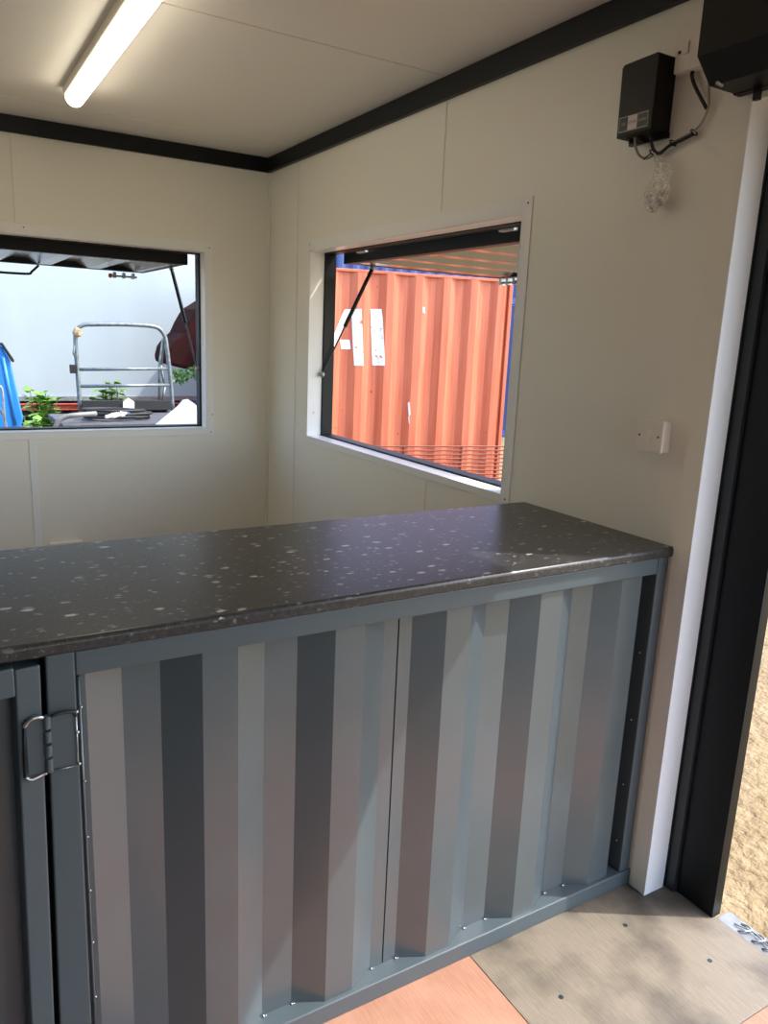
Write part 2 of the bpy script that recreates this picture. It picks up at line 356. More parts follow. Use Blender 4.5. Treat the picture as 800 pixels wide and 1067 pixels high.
# ------------------------------------------------------------------ roller shutter doorway
e = thing('roller_shutter', 'dark anthracite roller shutter casing and guide at the doorway', 'roller shutter', (-.05, -1.2, 2.07))
bm = bmesh.new(); prism(bm, [(-.163, 2.30), (-.163, 2.126), (-.11, 2.076), (-.024, 2.076), (-.024, 2.325), (-.135, 2.325)], 1, DY0 - .02, -.02)
bmesh.ops.bevel(bm, geom=[], offset=0)
obj('casing', bm, shutm, e, bevel=.002)
obj('end_flange', B((-.026, -.0005, DY0 - .02, -.02, 2.074, 2.325)), shutm, e)
obj('rivet', T([(-.118, -.045, 2.0765), (-.100, -.045, 2.0745)], .004, 8), steel, e)
obj('stop_peg', B((-.045, -.035, -.10, -.085, 2.045, 2.075)), black, e)
for yy, s in ((DY1 - .0055, 1), (DY0 + .0005, -1)):
    a, b = (yy - .030, yy) if s > 0 else (yy, yy + .030)
    obj('guide_web', B((.084, .118, a, b, FL + .001, 2.058)), framedk, e, bevel=.001)
    a, b = (yy - .150, yy - .031) if s > 0 else (yy + .031, yy + .150)
    obj('guide_channel', B((.096, .104, a, b, FL + .001, 2.058), (.126, .130, a + .009, b, FL + .001, 2.058)), trimblk, e, bevel=.001)
    obj('guide_lip', B((.1041, .130, a, a + .008, FL + .001, 2.058)), black, e)
obj('lintel', B((.074, .145, DY0 + .01, DY1 - .006, 2.0585, 2.104)), framedk, e)
# door side post of the container
struct('door_1', B((.0765, .125, DY1 - .004, DY1 - .0002, FL, 2.1)), framedk)
t = thing('door_threshold', 'galvanised metal threshold strip along the sunlit sand', 'threshold', (.14, -1.2, FL))
obj('strip', B((.1095, .165, -2.2, -.21, FL - .04, FL - .001)), mat('dull zinc', (140, 142, 142), .5, metal=.4, var=.25, vscale=20), t, bevel=.002)
for y in (-.27, -.31, -.34, -.52):
    obj('fixing_loop', T(smooth_path([(.12, y, FL), (.125, y - .012, FL + .006), (.145, y - .02, FL + .006), (.155, y - .005, FL + .004), (.15, y + .012, FL)], 4), .0025, 8), steel, t, smooth=True)
obj('wire', T(smooth_path([(.13, -.25, FL + .003), (.145, -.30, FL + .006), (.135, -.36, FL + .005), (.15, -.42, FL + .004), (.16, -.6, FL + .003)], 5), .002, 6), steel, t, smooth=True)

# ------------------------------------------------------------------ counter
def worktop():
    bm = bmesh.new(); y0, y1, z0, z1 = -.003, .590, .974, 1.0; r = .008
    pts = [(y1, z0), (y1, z1)] + [(y0 + r - r * math.sin(a), z1 - r + r * math.cos(a)) for a in [math.pi / 2 * k / 5 for k in range(6)]] + [(y0, z0 + .004), (y0 + .004, z0)]
    prism(bm, pts, 0, -2.29, -.001); return bm
tag(obj('worktop', worktop(), wtm, smooth=False), 'dark speckled laminate worktop running across the room to the right wall', 'worktop')
c = thing('counter_unit', 'grey painted steel counter front of corrugated sheet in a welded frame', 'counter', (-.76, .03, FL))
Y0, Y1 = .008, .062
obj('top_rail', B((-1.478, -.043, Y0, Y1, .928, .9725)), greyf, c, bevel=.003)
obj('bottom_rail', B((-1.478, -.0, Y0 - .004, Y1, FL + .0005, .027)), greyf, c, bevel=.003)
bm = bmesh.new(); prism(bm, [(-1.523, .9725), (-1.478, .9725), (-1.482, FL + .001), (-1.540, FL + .001)], 1, Y0, Y1); obj('stile', bm, greyf, c, bevel=.003)
obj('stile', B((-.042, -.003, Y0, Y1, .0275, .9725)), greyf, c, bevel=.003)
pr = [(-1.4775, .020), (-1.47, .016), (-1.462, .016), (-1.396, .049)]
RK = [-1.328 + .2745 * k for k in range(5)]
for k, x in enumerate(RK):
    pr.append((x, .049)); pr.append((x + .069, .016)); pr.append((x + .138, .016))
    if k < 4: pr.append((x + .204, .049))
pr[-1] = (-.088, .016); pr.append((-.086, .052))
jx = -.8135
i = next(i for i, p in enumerate(pr) if p[0] > jx)
A = pr[:i] + [(jx - .0018, .049), (jx - .0016, .052)]; Cc = [(jx + .0016, .052), (jx + .0018, .049)] + pr[i:]
for P_ in (A, Cc):
    bm = bmesh.new(); sheet(bm, P_, .0275, .9275, .0015, 2, 0, 1); obj('corrugated_sheet', bm, greyp, c, bevel=.0)
obj('backing_plate', B((-1.47, -.045, .058, .0605, .028, .927)), black, c)
obj('gap_shade_strip', B((-1.570, -1.490, .0635, .105, FL + .001, .9725)), black, c)  # added black strip stands in for shade in the hinge gap
# bright weld tacks where the sheet folds meet the rails
def blob(bm, p, r):
    bmesh.ops.create_icosphere(bm, subdivisions=1, radius=r, matrix=Matrix.Translation(p))
for k, x in enumerate(RK[:]):
    for q in ((x, .047), (x - .068, .047)):
        if k == 0 and q[0] < -1.4: continue
        bm = bmesh.new(); blob(bm, (q[0], q[1] - .003, .029), .0035); blob(bm, (q[0] + .005, q[1] - .004, .029), .002); obj('weld_tack', bm, chrome, c, smooth=True)
bm = bmesh.new(); tube(bm, [(-1.474, .0105, z) for z in (.03, .3, .6, .925)], .0028, 8); obj('weld_seam', bm, greyp, c, smooth=True)
for z in (.87, .73, .62, .51, .4, .28):
    bm = bmesh.new(); blob(bm, (-1.472, .008, z), .003); obj('weld_tack', bm, chrome, c, smooth=True)
for z in (.12, .3, .5, .7):
    bm = bmesh.new(); blob(bm, (-.0445, .03, z), .003); obj('weld_tack', bm, chrome, c, smooth=True)
# gate to the left
g = thing('counter_gate', 'grey steel counter gate left of the hinge, half out of frame', 'gate', (-1.9, .03, FL))
bm = bmesh.new(); prism(bm, [(-1.570, .958), (-1.531, .958), (-1.549, FL + .012), (-1.588, FL + .012)], 1, Y0, Y1 - .01); obj('stile', bm, greyf, g, bevel=.003)
obj('top_rail', B((-2.24, -1.5705, Y0, Y1 - .01, .912, .962)), greyf, g, bevel=.003)
obj('bottom_rail', B((-2.24, -1.589, Y0, Y1 - .01, FL + .012, .04)), greyf, g, bevel=.003)
obj('stile', B((-2.27, -2.2405, Y0, Y1 - .01, FL + .012, .958)), greyf, g, bevel=.003)
bm = bmesh.new(); sheet(bm, corr(-2.235, -1.572, .050, .018, start=.12), .041, .911, .002, 2, 0, 1); obj('corrugated_sheet', bm, greyp, g)
obj('backing_plate', B((-2.235, -1.560, .0525, .055, .041, .911)), black, g)  # black, extended to the stile so the recess stays dark against the lit room
for ch in [o for o in bpy.data.objects if o.parent == g]:   # the gate stands a few degrees ajar about its hinge line
    ch.matrix_parent_inverse = Matrix.Translation(-g.location) @ Matrix.Translation((-1.53, .008, 0)) @ Matrix.Rotation(math.radians(7), 4, 'Z') @ Matrix.Translation((1.53, -.008, 0))
# hinge between gate and counter front, with its bright weld outline
h = obj('hinge', B((-1.5225, -1.484, .0015, .0075, .770, .866)), greyf, c, bevel=.001)
obj('hinge_leaf', B((-1.560, -1.533, .0015, .0075, .768, .870)), greyf, h, bevel=.001)
for z0, z1 in ((.768, .792), (.797, .817), (.822, .842), (.847, .870)):
    obj('knuckle', T([(-1.5275, .001, z0), (-1.5275, .001, z1)], .006, 12), greyf, h, smooth=False)
obj('weld_bead', T(smooth_path([(-1.532, .0005, .868), (-1.542, -.002, .872), (-1.554, -.002, .869), (-1.562, -.001, .858)], 4), .0035, 8), chrome, h, smooth=True)
obj('weld_bead', T([(-1.562, -.001, .858), (-1.564, 0, .81), (-1.565, 0, .768)], .0025, 8), trimblk, h, smooth=True)
obj('weld_bead', T(smooth_path([(-1.565, 0, .768), (-1.556, -.002, .762), (-1.54, 0, .765), (-1.532, 0, .767)], 4), .0030, 8), chrome, h, smooth=True)
obj('weld_bead', T(smooth_path([(-1.520, -.0, .868), (-1.505, -.001, .871), (-1.486, -.001, .869), (-1.482, 0, .860)], 4), .0032, 8), framedk, h, smooth=True)
obj('weld_bead', T([(-1.482, 0, .863), (-1.482, 0, .80), (-1.483, 0, .768), (-1.500, 0, .768), (-1.52, 0, .768)], .0014, 8), chrome, h, smooth=True)
for z in (.868, .83, .771):
    bm = bmesh.new(); blob(bm, (-1.481, -.001, z), .004); obj('weld_bead', bm, chrome, h, smooth=True)

# ------------------------------------------------------------------ ceiling light
t = thing('ceiling_light', 'long white LED batten light glowing on the ceiling', 'light', (-1.075, 1.5, CE))
bm = bmesh.new(); prism(bm, [(-1.110, CE - .0005), (-1.110, CE - .030), (-1.098, CE - .036), (-1.040, CE - .036), (-1.028, CE - .030), (-1.028, CE - .0005)], 1, .95, 2.17)
obj('housing', bm, plaw, t, bevel=.002)
lm = mat('lit diffuser', (255, 245, 222), .4, emit=5.5)
bm = bmesh.new(); pts = [(-1.069 + .034 * math.cos(a), CE - .036 - .032 * math.sin(a)) for a in [math.pi * k / 12 for k in range(13)]]
prism(bm, pts, 1, .955, 2.165); obj('diffuser', bm, lm, t, smooth=False)

# ------------------------------------------------------------------ wall fittings
b = thing('control_box', 'black shutter control box on the wall near the ceiling', 'control box', (-.03, .227, 2.035))
bm = bmesh.new(); prism(bm, [(.170, 2.036), (.2835, 2.030), (.287, 2.197), (.281, 2.204), (.175, 2.207), (.170, 2.203)], 0, -.068, -.0005); obj('housing', bm, black, b, bevel=.003)
obj('back_lip', B((-.012, -.0005, .169, .291, 2.022, 2.0355)), black, b)
rim = mat('pale grey print', (170, 170, 165), .5)
pn = obj('control_panel', B((-.0695, -.0683, .183, .277, 2.042, 2.078)), rim, b, label='grey-rimmed control panel with three keys')
dk = mat('dark key', (58, 64, 60), .5)
obj('key', B((-.0705, -.0696, .248, .2745, 2.0445, 2.0755)), dk, pn)
obj('key', B((-.0708, -.0696, .217, .2465, 2.0445, 2.0755)), mat('light key', (200, 190, 192), .4), pn, label='pale middle key')
obj('key', B((-.0705, -.0696, .1855, .2155, 2.0445, 2.0755)), dk, pn)
def text(body, size, p, M, par, yaw=-math.pi / 2, name='key_text'):
    cu = bpy.data.curves.new('t', 'FONT'); cu.body = body; cu.size = size; cu.extrude = .0002; cu.align_x = 'CENTER'; cu.align_y = 'CENTER'
    o = bpy.data.objects.new('t', cu); COL.objects.link(o)
    dg = bpy.context.evaluated_depsgraph_get(); me = bpy.data.meshes.new_from_object(o.evaluated_get(dg)); bpy.data.objects.remove(o)
    me.transform(Matrix.Translation(p) @ Matrix.Rotation(yaw, 4, 'Z') @ Matrix.Rotation(math.pi / 2, 4, 'X'))
    bm = bmesh.new(); bm.from_mesh(me); return obj(name, bm, M, par)
# the wall's inner face looks towards -X: text reads along -Y
text('UP', .010, (-.0708, .261, 2.060), rim, pn)
text('STOP', .0095, (-.0711, .232, 2.060), mat('red print', (150, 70, 80), .5), pn)
text('DOWN', .0078, (-.0708, .2005, 2.060), rim, pn)
for y in (.262, .232, .196):
    obj('cable_gland', T([(-.035, y, 2.034), (-.035, y, 2.020)], .0065, 12), black, b)
jb = thing('junction_box', 'flat white junction box partly behind the shutter casing', 'junction box', (-.01, .11, 2.17))
obj('body', B((-.030, -.0005, .076, .1550, 2.158, 2.265)), plaw, jb, bevel=.003)
obj('cover_screw', T([(-.032, .142, 2.203), (-.030, .142, 2.203)], .004, 10), black, jb)
obj('switch_rocker', B((-.034, -.0305, .115, .130, 2.195, 2.222)), plaw, jb, bevel=.001)
# cables: one looped harness
def P0(px, py, X):
    d = FV + RV * ((px - 400) / FPX) - UV * ((py - 533.5) / FPX); return CAMP + d * ((X - CAMP.x) / d.x)
cbl = [((722, 71, -.012), (721, 80, -.014), (725, 92, -.014), (736, 113, -.014)), ]
tag(obj('cable', T(smooth_path([P0(*q) for q in cbl[0]], 6), .0045, 8), blackr, smooth=True), 'short thick black cable below the white junction box', 'cable')
greyc = mat('grey cable', (150, 146, 136), .5)
tag(obj('cable', T(smooth_path([P0(*q) for q in ((738.5, 84, -.02), (738, 110, -.012), (733, 125, -.01), (724, 136, -.01), (712, 143, -.01), (700, 149, -.012), (690, 157, -.016), (683, 160, -.018), (674, 165, -.02), (666, 162, -.03), (662, 153, -.035), (661, 141, -.04))], 6), .0032, 8), greyc, smooth=True),
    'thin grey cable looping from the shutter casing to the control box', 'cable')
tag(obj('cable', T(smooth_path([P0(*q) for q in ((677, 136, -.04), (678, 146, -.03), (681, 156, -.022), (687, 160, -.018), (697, 152, -.016), (710, 146, -.015), (722, 140, -.015))], 6), .0040, 8), blackr, smooth=True),
    'black cable hanging from the control box towards the cable ties', 'cable')
tieg = 'cable ties on the wall cables'
for (px, py), lb in (((723, 138), 'black cable tie on the bend, nearest the shutter casing'), ((701, 149), 'black cable tie midway along the wall cables'), ((680, 159), 'black cable tie right under the black control box')):
    p = P0(px, py, -.016); d = Vector((0, -.55, .45)).normalized(); u = d.orthogonal().normalized(); v = d.cross(u)
    bm = bmesh.new(); tube(bm, [p + (u * math.cos(a) + v * math.sin(a)) * .0095 for a in [2 * math.pi * k / 14 for k in range(14)]], .0018, 6, closed=True)
    tube(bm, [p + Vector((-.008, 0, -.004)), p + Vector((-.016, .006, -.012)), p + Vector((-.018, .012, -.018))], .0016, 6)
    tag(obj('cable_tie', bm, black, smooth=True), lb, 'cable tie', tieg)
# plastic bag with metal fixings
bagm = mat('clear plastic film', (245, 243, 235), .15, alpha=.26, bump=1.0, bscale=50)
_t = bagm.node_tree; _n = _t.nodes.new('ShaderNodeTexNoise'); _n.inputs['Scale'].default_value = 45; _n.inputs['Distortion'].default_value = 2
_r = _t.nodes.new('ShaderNodeMapRange'); _r.inputs['From Min'].default_value = .42; _r.inputs['From Max'].default_value = .68; _r.inputs['To Min'].default_value = .08; _r.inputs['To Max'].default_value = .75
_c = _t.nodes.new('ShaderNodeTexCoord'); _t.links.new(_c.outputs['Object'], _n.inputs['Vector']); _t.links.new(_n.outputs['Fac'], _r.inputs['Value']); _t.links.new(_r.outputs[0], _t.nodes['Principled BSDF'].inputs['Alpha'])
bg_ = thing('plastic_bag', 'clear plastic bag of metal fixings hanging under the control box', 'bag', P0(684, 190, -.03))
bm = bmesh.new(); prof = [(162, 684, 3), (166, 686, 5), (172, 689, 8), (180, 690, 10), (190, 688, 12), (200, 685, 13), (210, 682, 12), (217, 680, 9), (221, 680, 3)]
rings = []; S = .0028
rng = random.Random(3)
for (py, px, wd) in prof:
    c0 = P0(px, py, -.03); ring_ = []
    for k in range(16):
        a = 2 * math.pi * k / 16; rr = wd * S * rng.uniform(.72, 1.05)
        ring_.append(bm.verts.new(c0 + Vector((math.sin(a) * min(rr * .7, .024), math.cos(a) * rr, rng.uniform(-.002, .002)))))
    rings.append(ring_)
for i in range(len(rings) - 1):
    for k in range(16): bm.faces.new((rings[i][k], rings[i][(k + 1) % 16], rings[i + 1][(k + 1) % 16], rings[i + 1][k]))
bm.faces.new(rings[0]); bm.faces.new(rings[-1])
obj('film', bm, bagm, bg_)
fx = mat('fixing steel', (176, 178, 184), .25, metal=.9)
for (p, q, r) in (((676, 204), (681, 219), .008), ((683, 212), (690, 198), .009), ((678, 212), (688, 212), .007), ((686, 205), (693, 193), .006), ((673, 206), (683, 208), .003)):
    obj('metal_fixing', T([P0(*p, -.03), P0(*q, -.028)], r, 6), fx, bg_)
obj('hanging_string', T(smooth_path([P0(681, 158, -.02), P0(684, 164, -.028), P0(685, 170, -.03)], 4), .0015, 6), plaw, bg_)
# light switch
s = thing('light_switch', 'white square rocker light switch on the right wall above the worktop end', 'switch', (-.01, .092, 1.24))
obj('back_box', B((-.030, -.0005, .052, .133, 1.242, 1.322)), plaw, s, bevel=.003)
obj('face_plate', B((-.037, -.0305, .049, .136, 1.239, 1.325)), plaw, s, bevel=.003)
obj('rocker', B((-.042, -.0375, .083, .101, 1.268, 1.296)), plaw, s, bevel=.0015)
for y in (.062, .123): obj('screw', T([(-.0385, y, 1.282), (-.037, y, 1.282)], .0028, 10), framedk, s)
# double socket low on back wall
s = thing('wall_socket', 'white double socket on the back wall just above the worktop edge', 'socket', (-1.1, D - .02, .35))
obj('back_box', B((-1.175, -1.025, D - .035, D - .0005, .350, .424)), plaw, s, bevel=.004)
obj('face_plate', B((-1.178, -1.022, D - .042, D - .0355, .347, .427)), plaw, s, bevel=.003)
for x in (-1.135, -1.065): obj('rocker', B((x - .008, x + .008, D - .046, D - .0425, .39, .41)), plaw, s)

# ------------------------------------------------------------------ outside: containers
def container(label, P, ang, L, W, H, M, z0, pitch=.278, phase=0.0):
    """box container: front end face on local y=0, x from 0..W, body going +y by L; ang rotates about z"""
    e = thing('shipping_container', label, 'shipping container', (P[0], P[1], z0)); e.rotation_euler.z = ang
    def ob(nm, bm, mm=M, **k):
        o = obj(nm, bm, mm, None, **k); o.parent = e; return o
    pr = corr(.035, W - .035, .036, 0.0, period=pitch, start=phase)
    bm = bmesh.new(); sheet(bm, pr, .12, H - .025, .002, 2, 0, 1); ob('end_wall', bm)
    for x0, x1 in ((0, .035), (W - .035, W)):
        ob('corner_post', B((x0, x1, 0, .09, .0, H)), bevel=.004)
    ob('top_rail', B((.035, W - .035, 0.0, .06, H - .025, H)), bevel=.003); ob('bottom_rail', B((.035, W - .035, 0, .06, 0, .12)), bevel=.003)
    pl = corr(.1, L - .1, .036, 0.0)
    for xs, nm in ((0, 1), (W - .045, 2)):
        bm = bmesh.new(); sheet(bm, [(a, xs + b) for a, b in pl], .1, H - .06, .002, 2, 1, 0); ob('side_wall', bm)
    ob('roof', B((.002, W - .002, .061, L, H - .03, H))); ob('base', B((.002, W - .002, .061, L, .0, .1)))
    ob('rear_wall', B((0, W, L - .05, L, .1, H - .03)))
    return e, ob, pr
u = Vector((.9724, -.2334, 0)); Pm = Vector((2.05, 4.97, 0)); W = 2.44
P_l = Pm + u * (1.265 - W); ang = math.atan2(u.y, u.x); s0 = 1.265 - W
# pitch phase: shaded folds seen at these offsets
e, ob, pr = container('orange shipping container end wall with faded white letters', P_l, ang, 5.4, W, 2.44, orangem, GZ, pitch=.278, phase=-.043)
def dep(x):
    for (a, b), (c_, d_) in zip(pr, pr[1:]):
        if a <= x <= c_: return b + (d_ - b) * (x - a) / max(c_ - a, 1e-6)
    return 0
def hit(px, py):      # pixel -> (x, z) in the container's end plane (only used to read the letters' size)
    d = FV + RV * ((px - 400) / FPX) - UV * ((py - 533.5) / FPX); nn = Vector((-.2334, -.9724, 0)); q = CAMP + d * (((P_l - CAMP).dot(nn)) / d.dot(nn)); return (q - P_l).dot(u), q.z - GZ
def letter(quads, nm='letter'):
    bm = bmesh.new()
    for qd in quads:
        pts = [hit(*p) for p in qd]; x0 = min(p[0] for p in pts); x1 = max(p[0] for p in pts); nn = max(2, int((x1 - x0) / .012))
        def rngz(x):
            zs = []
            for (a, b), (c_, d_) in zip(pts, pts[1:] + pts[:1]):
                if (a - x) * (c_ - x) <= 0 and abs(a - c_) > 1e-9: zs.append(b + (d_ - b) * (x - a) / (c_ - a))
            return (min(zs), max(zs)) if zs else None
        for k in range(nn):
            xa = x0 + (x1 - x0) * (k + .0001) / nn; xb = x0 + (x1 - x0) * (k + .9999) / nn; ra, rb = rngz(xa), rngz(xb)
            if not ra or not rb: continue
            ya, yb = dep(xa) - .004, dep(xb) - .004
            vs = [bm.verts.new(q) for q in ((xa, ya, ra[0]), (xb, yb, rb[0]), (xb, yb, rb[1]), (xa, ya, ra[1]))]; bm.faces.new(vs)
    return bm
lt = mat('worn white paint', (236, 238, 238), .5)
if True:
    t_ = lt.node_tree; b_ = t_.nodes['Principled BSDF']; n_ = t_.nodes.new('ShaderNodeTexNoise'); n_.inputs['Scale'].default_value = 26; n_.inputs['Detail'].default_value = 8
    tc_ = t_.nodes.new('ShaderNodeTexCoord'); t_.links.new(tc_.outputs['Object'], n_.inputs['Vector'])
    r_ = t_.nodes.new('ShaderNodeValToRGB'); r_.color_ramp.elements[0].position = .64; r_.color_ramp.elements[1].position = .66; r_.color_ramp.elements[0].color = s2l((236, 238, 238)); r_.color_ramp.elements[1].color = s2l((206, 110, 76))
    t_.links.new(n_.outputs['Fac'], r_.inputs[0]); t_.links.new(r_.outputs[0], b_.inputs['Base Color'])
ob('letter', letter([[(366.6, 322), (376.5, 322), (378.6, 381), (368.5, 381)], [(360, 322), (367.5, 322), (344, 372), (332, 384)], [(332, 384), (344, 372), (340, 392), (328, 392)], [(355, 354), (366, 354), (366, 364), (355, 364)]]), lt)
ob('letter', letter([[(386.8, 322), (398.6, 322), (401, 381), (388.8, 381)]]), lt)
ob('marking_plate', letter([[(440, 320), (443.5, 320), (443.8, 326), (440.2, 326)]]), lt)
ob('paint_scrape', letter([[(425, 420), (427, 418), (427.5, 432), (425.8, 434)], [(425.3, 434), (426.8, 434), (426.6, 442), (425.6, 440)]]), lt)
for k, zz in enumerate((GZ, GZ + 2.6)):
    container(('lower', 'upper')[k] + ' blue shipping container of the stack behind the orange one', (1.6, 12.4), -.233, 2.44, 12.2, 2.59, bluem, zz)
# ladder-like bar panel at the foot of the orange container
rustm = mat('rusty orange bars', (140, 62, 38), .6, var=.3, vscale=30)
t = thing('bar_panel', 'low panel of thin horizontal rusty bars before the orange container', 'panel', tuple(P_l - Vector((.05, .5, 0)) * 1 + Vector((0, 0, GZ))))
q0 = Pm + u * (-.42) + Vector((-.2334, -.9724, 0)) * .25; q1 = Pm + u * 1.35 + Vector((-.2334, -.9724, 0)) * .25
bm = bmesh.new(); z = .53; k = 0
while z > GZ + .05:
    tube(bm, [q0 + Vector((0, 0, z)), q1 + Vector((0, 0, z))], .008, 6); z -= .0385
obj('horizontal_bars', bm, rustm, t)
for f in (0.0, .33, .66, 1.0):
    p = q0.lerp(q1, f); obj('upright', T([p + Vector((-.01, .02, GZ + .0)), p + Vector((-.01, .02, .54))], .012, 6), rustm, t)

# ------------------------------------------------------------------ outside: yard behind the back window
Yw = 8.74
t = thing('box_trailer', 'large white box trailer side filling the view behind the back window', 'trailer', (-2.5, Yw + 1.2, GZ))
obj('side_panel', B((-7.4, 1.62, Yw, Yw + .04, .66, 4.0)), trailm, t)
obj('body', B((-7.4, 1.62, Yw + .0401, Yw + 2.4, .66, 4.0)), trailm, t)
obj('lower_rail', B((-7.4, 1.62, Yw - .02, Yw + .03, .60, .659)), steel, t, bevel=.004)
obj('chassis', B((-7.2, 1.4, Yw + .7, Yw + 1.6, .25, .60)), blackr, t)
for x in (-5.5, -4.4, .3):
    for y in (Yw + .35, Yw + 2.0):
        obj('wheel', T([(x, y - .13, GZ + .5), (x, y + .13, GZ + .5)], .5, 28), blackr, t)
redm = mat('red oxide steel', (176, 74, 54), .55, var=.15, vscale=10)
Yb = 7.7
p0 = at(0, 421, Yb); p1 = at(0, 427.5, Yb)
t = thing('steel_beam', 'long red oxide steel beam lying in front of the white trailer', 'beam', (-2.2, Yb, GZ))
obj('beam', B((-4.2, 1.25, Yb, Yb + .012, p1.z, p0.z), (-4.2, 1.25, Yb - .03, Yb + .05, p0.z - .008, p0.z), (-4.2, 1.25, Yb - .03, Yb + .05, p1.z, p1.z + .008)), redm, t)
for x in (-3.9, -1.2, 1.0): obj('trestle', B((x - .05, x + .05, Yb - .04, Yb + .06, GZ - .02, p1.z - .001)), redm, t)

# dark flatbed bench with the coil
Yf = 4.45; zt = at(120, 431, Yf + .55).z
fb = thing('flatbed_trailer', 'low dark flatbed trailer just outside the back window', 'trailer', (-.8, Yf + .3, GZ))
slate = mat('dark slate board', (86, 86, 90), .55, var=.2, vscale=14)
xl = at(58, 440, Yf + .2).x; xr = at(215, 440, Yf + .2).x + .25
obj('deck', B((xl, xr, Yf - .1, Yf + .6, zt - .04, zt)), slate, fb, bevel=.01)
obj('tail_board', B((at(86, 430, Yf + .6).x, at(178, 430, Yf + .6).x, Yf + .601, Yf + .63, at(100, 428, Yf + .6).z, at(100, 417.5, Yf + .6).z)), blackr, fb, bevel=.002)
for x in (xl + .1, xr - .1):
    obj('leg', B((x - .03, x + .03, Yf, Yf + .06, GZ - .02, zt - .041)), blackr, fb); obj('leg', B((x - .03, x + .03, Yf + .5, Yf + .56, GZ - .02, zt - .041)), blackr, fb)
a = at(58, 447, Yf); 
obj('side_tube', T(smooth_path([at(56, 452, Yf - .05), at(60, 440, Yf - .05), at(68, 434.5, Yf - .05), at(80, 432.5, Yf - .05), at(100, 431, Yf)], 5), .018, 10), mat('dull grey tube', (120, 120, 118), .5), fb, smooth=True)
bp = at(133, 421, Yf + .59)
pw_ = at(139.5, 421, Yf + .59).x
bm = bmesh.new(); pts = [at(*q, Yf + .6) for q in ((128, 429), (128, 418.5), (133.5, 414.5), (139.5, 418.5), (139.5, 429))]; prism(bm, [(q.x, q.z) for q in pts], 1, Yf + .585, Yf + .60); obj('bracket_plate', bm, plaw, fb, label='pale peaked bracket plate')
# coil of cable with connector
cc = at(123, 438, Yf + .16); cc.z = zt
cl = thing('cable_coil', 'coil of thick black cable with a white and blue plug on the flatbed', 'cable', tuple(cc))
bm = bmesh.new(); P = []
for k in range(0, 200):
    a = k / 200 * 2 * math.pi * 5.3; r = .20 + .022 * math.sin(k * .23) + .015 * math.cos(k * .11); P.append(cc + Vector((r * math.cos(a) * 1.05, r * math.sin(a) * .6, .013 + .055 * k / 200 * (1 + .3 * math.sin(a * .5)))))
tube(bm, P, .011, 8); obj('coiled_cable', bm, blackr, cl, smooth=True)
pA = at(110, 441.5, Yf + .0); pB = at(130, 437, Yf + .06); pA.z = zt + .035; pB.z = zt + .05
pl_ = obj('plug', T([pA, pA.lerp(pB, .3), pA.lerp(pB, .31), pA.lerp(pB, .7), pA.lerp(pB, .71), pB], [.012, .015, .02, .022, .03, .03], 14), plaw, cl, smooth=False, label='white plug')
obj('plug_collar', T([pB, pB + (pB - pA).normalized() * .03], .029, 14), mat('blue plastic', (40, 90, 170), .4), pl_)
# roll cage hoop trolley
galv = mat('galvanised tube', (128, 138, 140), .4, metal=.45, var=.25, vscale=30)
Yt = Yf + .66
tr = thing('trolley', 'galvanised steel trolley with an arched tube frame', 'trolley', tuple(at(130, 430, Yt)))
hoop = [at(*q, Yt) for q in ((84, 431), (80.5, 385), (78.5, 352), (80, 344), (86, 339), (95, 338), (130, 338), (155, 339.5), (165, 342), (171, 349), (173.5, 360), (177, 390), (180, 427))]
obj('hoop_frame', T(smooth_path(hoop, 5), .017, 10), galv, tr, smooth=True)
obj('cross_bar', T([at(82, 385, Yt), at(176, 384, Yt)], .013, 10), galv, tr, smooth=True)
obj('cross_bar', T([at(83, 402.5, Yt), at(178, 401, Yt)], .013, 10), galv, tr, smooth=True)
for pts in (((170, 352), (166, 380), (166, 420)), ((172, 402), (169, 420)), ((167, 378), (172, 404))):
    obj('brace', T([at(x, y, Yt + .18) for x, y in pts], .011, 8), galv, tr, smooth=True)
obj('brace', T([at(171, 352, Yt), at(168, 380, Yt + .18)], .010, 8), galv, tr)
obj('clamp_block', B((at(73, 385, Yt).x, at(80, 385, Yt).x, Yt - .03, Yt + .03, at(76, 389, Yt).z, at(76, 380, Yt).z)), blackr, tr, bevel=.004)
obj('hook', T([at(77.5, 360, Yt - .01), at(76.5, 368, Yt - .02), at(78.5, 372, Yt)], .008, 8), galv, tr)
bm = bmesh.new(); c0 = at(80.5, 346.5, Yt)
bmesh.ops.create_icosphere(bm, subdivisions=2, radius=.04, matrix=Matrix.Translation(c0))
for v in bm.verts: v.co = c0 + (v.co - c0) * random.uniform(.72, 1.05); v.co.z = c0.z + (v.co.z - c0.z) * 1.15
obj('tape_wrap', bm, mat('brown tape', (178, 150, 110), .7, var=.2, vscale=40), tr, label='tan wrapping on the corner')
for x in (86, 178):
    obj('foot', T([at(x - 2, 427, Yt), Vector((at(x - 2, 427, Yt).x, Yt, GZ + .01))], .016, 8), galv, tr)
# white folded sheet
sm = mat('white sheet', (190, 198, 206), .55, var=.05, vscale=10, stretch=(1, 1, 6))
pts = [at(*q, Yf - .12) for q in ((152, 449), (170, 434), (183, 423.5), (189, 416.5), (194, 415.5), (199, 419), (207, 427), (226, 436), (226, 449))]
bm = bmesh.new(); prism(bm, [(q.x, q.z) for q in pts], 1, Yf - .16, Yf - .145)
sh = thing('sheet_stack', 'white rigid sheet leaning low in the right corner of the back window', 'sheet', (pts[3].x, Yf - .15, zt))
obj('front_sheet', bm, sm, sh, bevel=.002)
bm = bmesh.new(); prism(bm, [(q.x + .02, q.z - .012) for q in pts], 1, Yf - .144, Yf - .13); obj('rear_sheet', bm, sm, sh, bevel=.002)
obj('prop', B((pts[3].x - .02, pts[3].x + .02, Yf - .128, Yf - .102, GZ, pts[3].z - .1)), slate, sh)
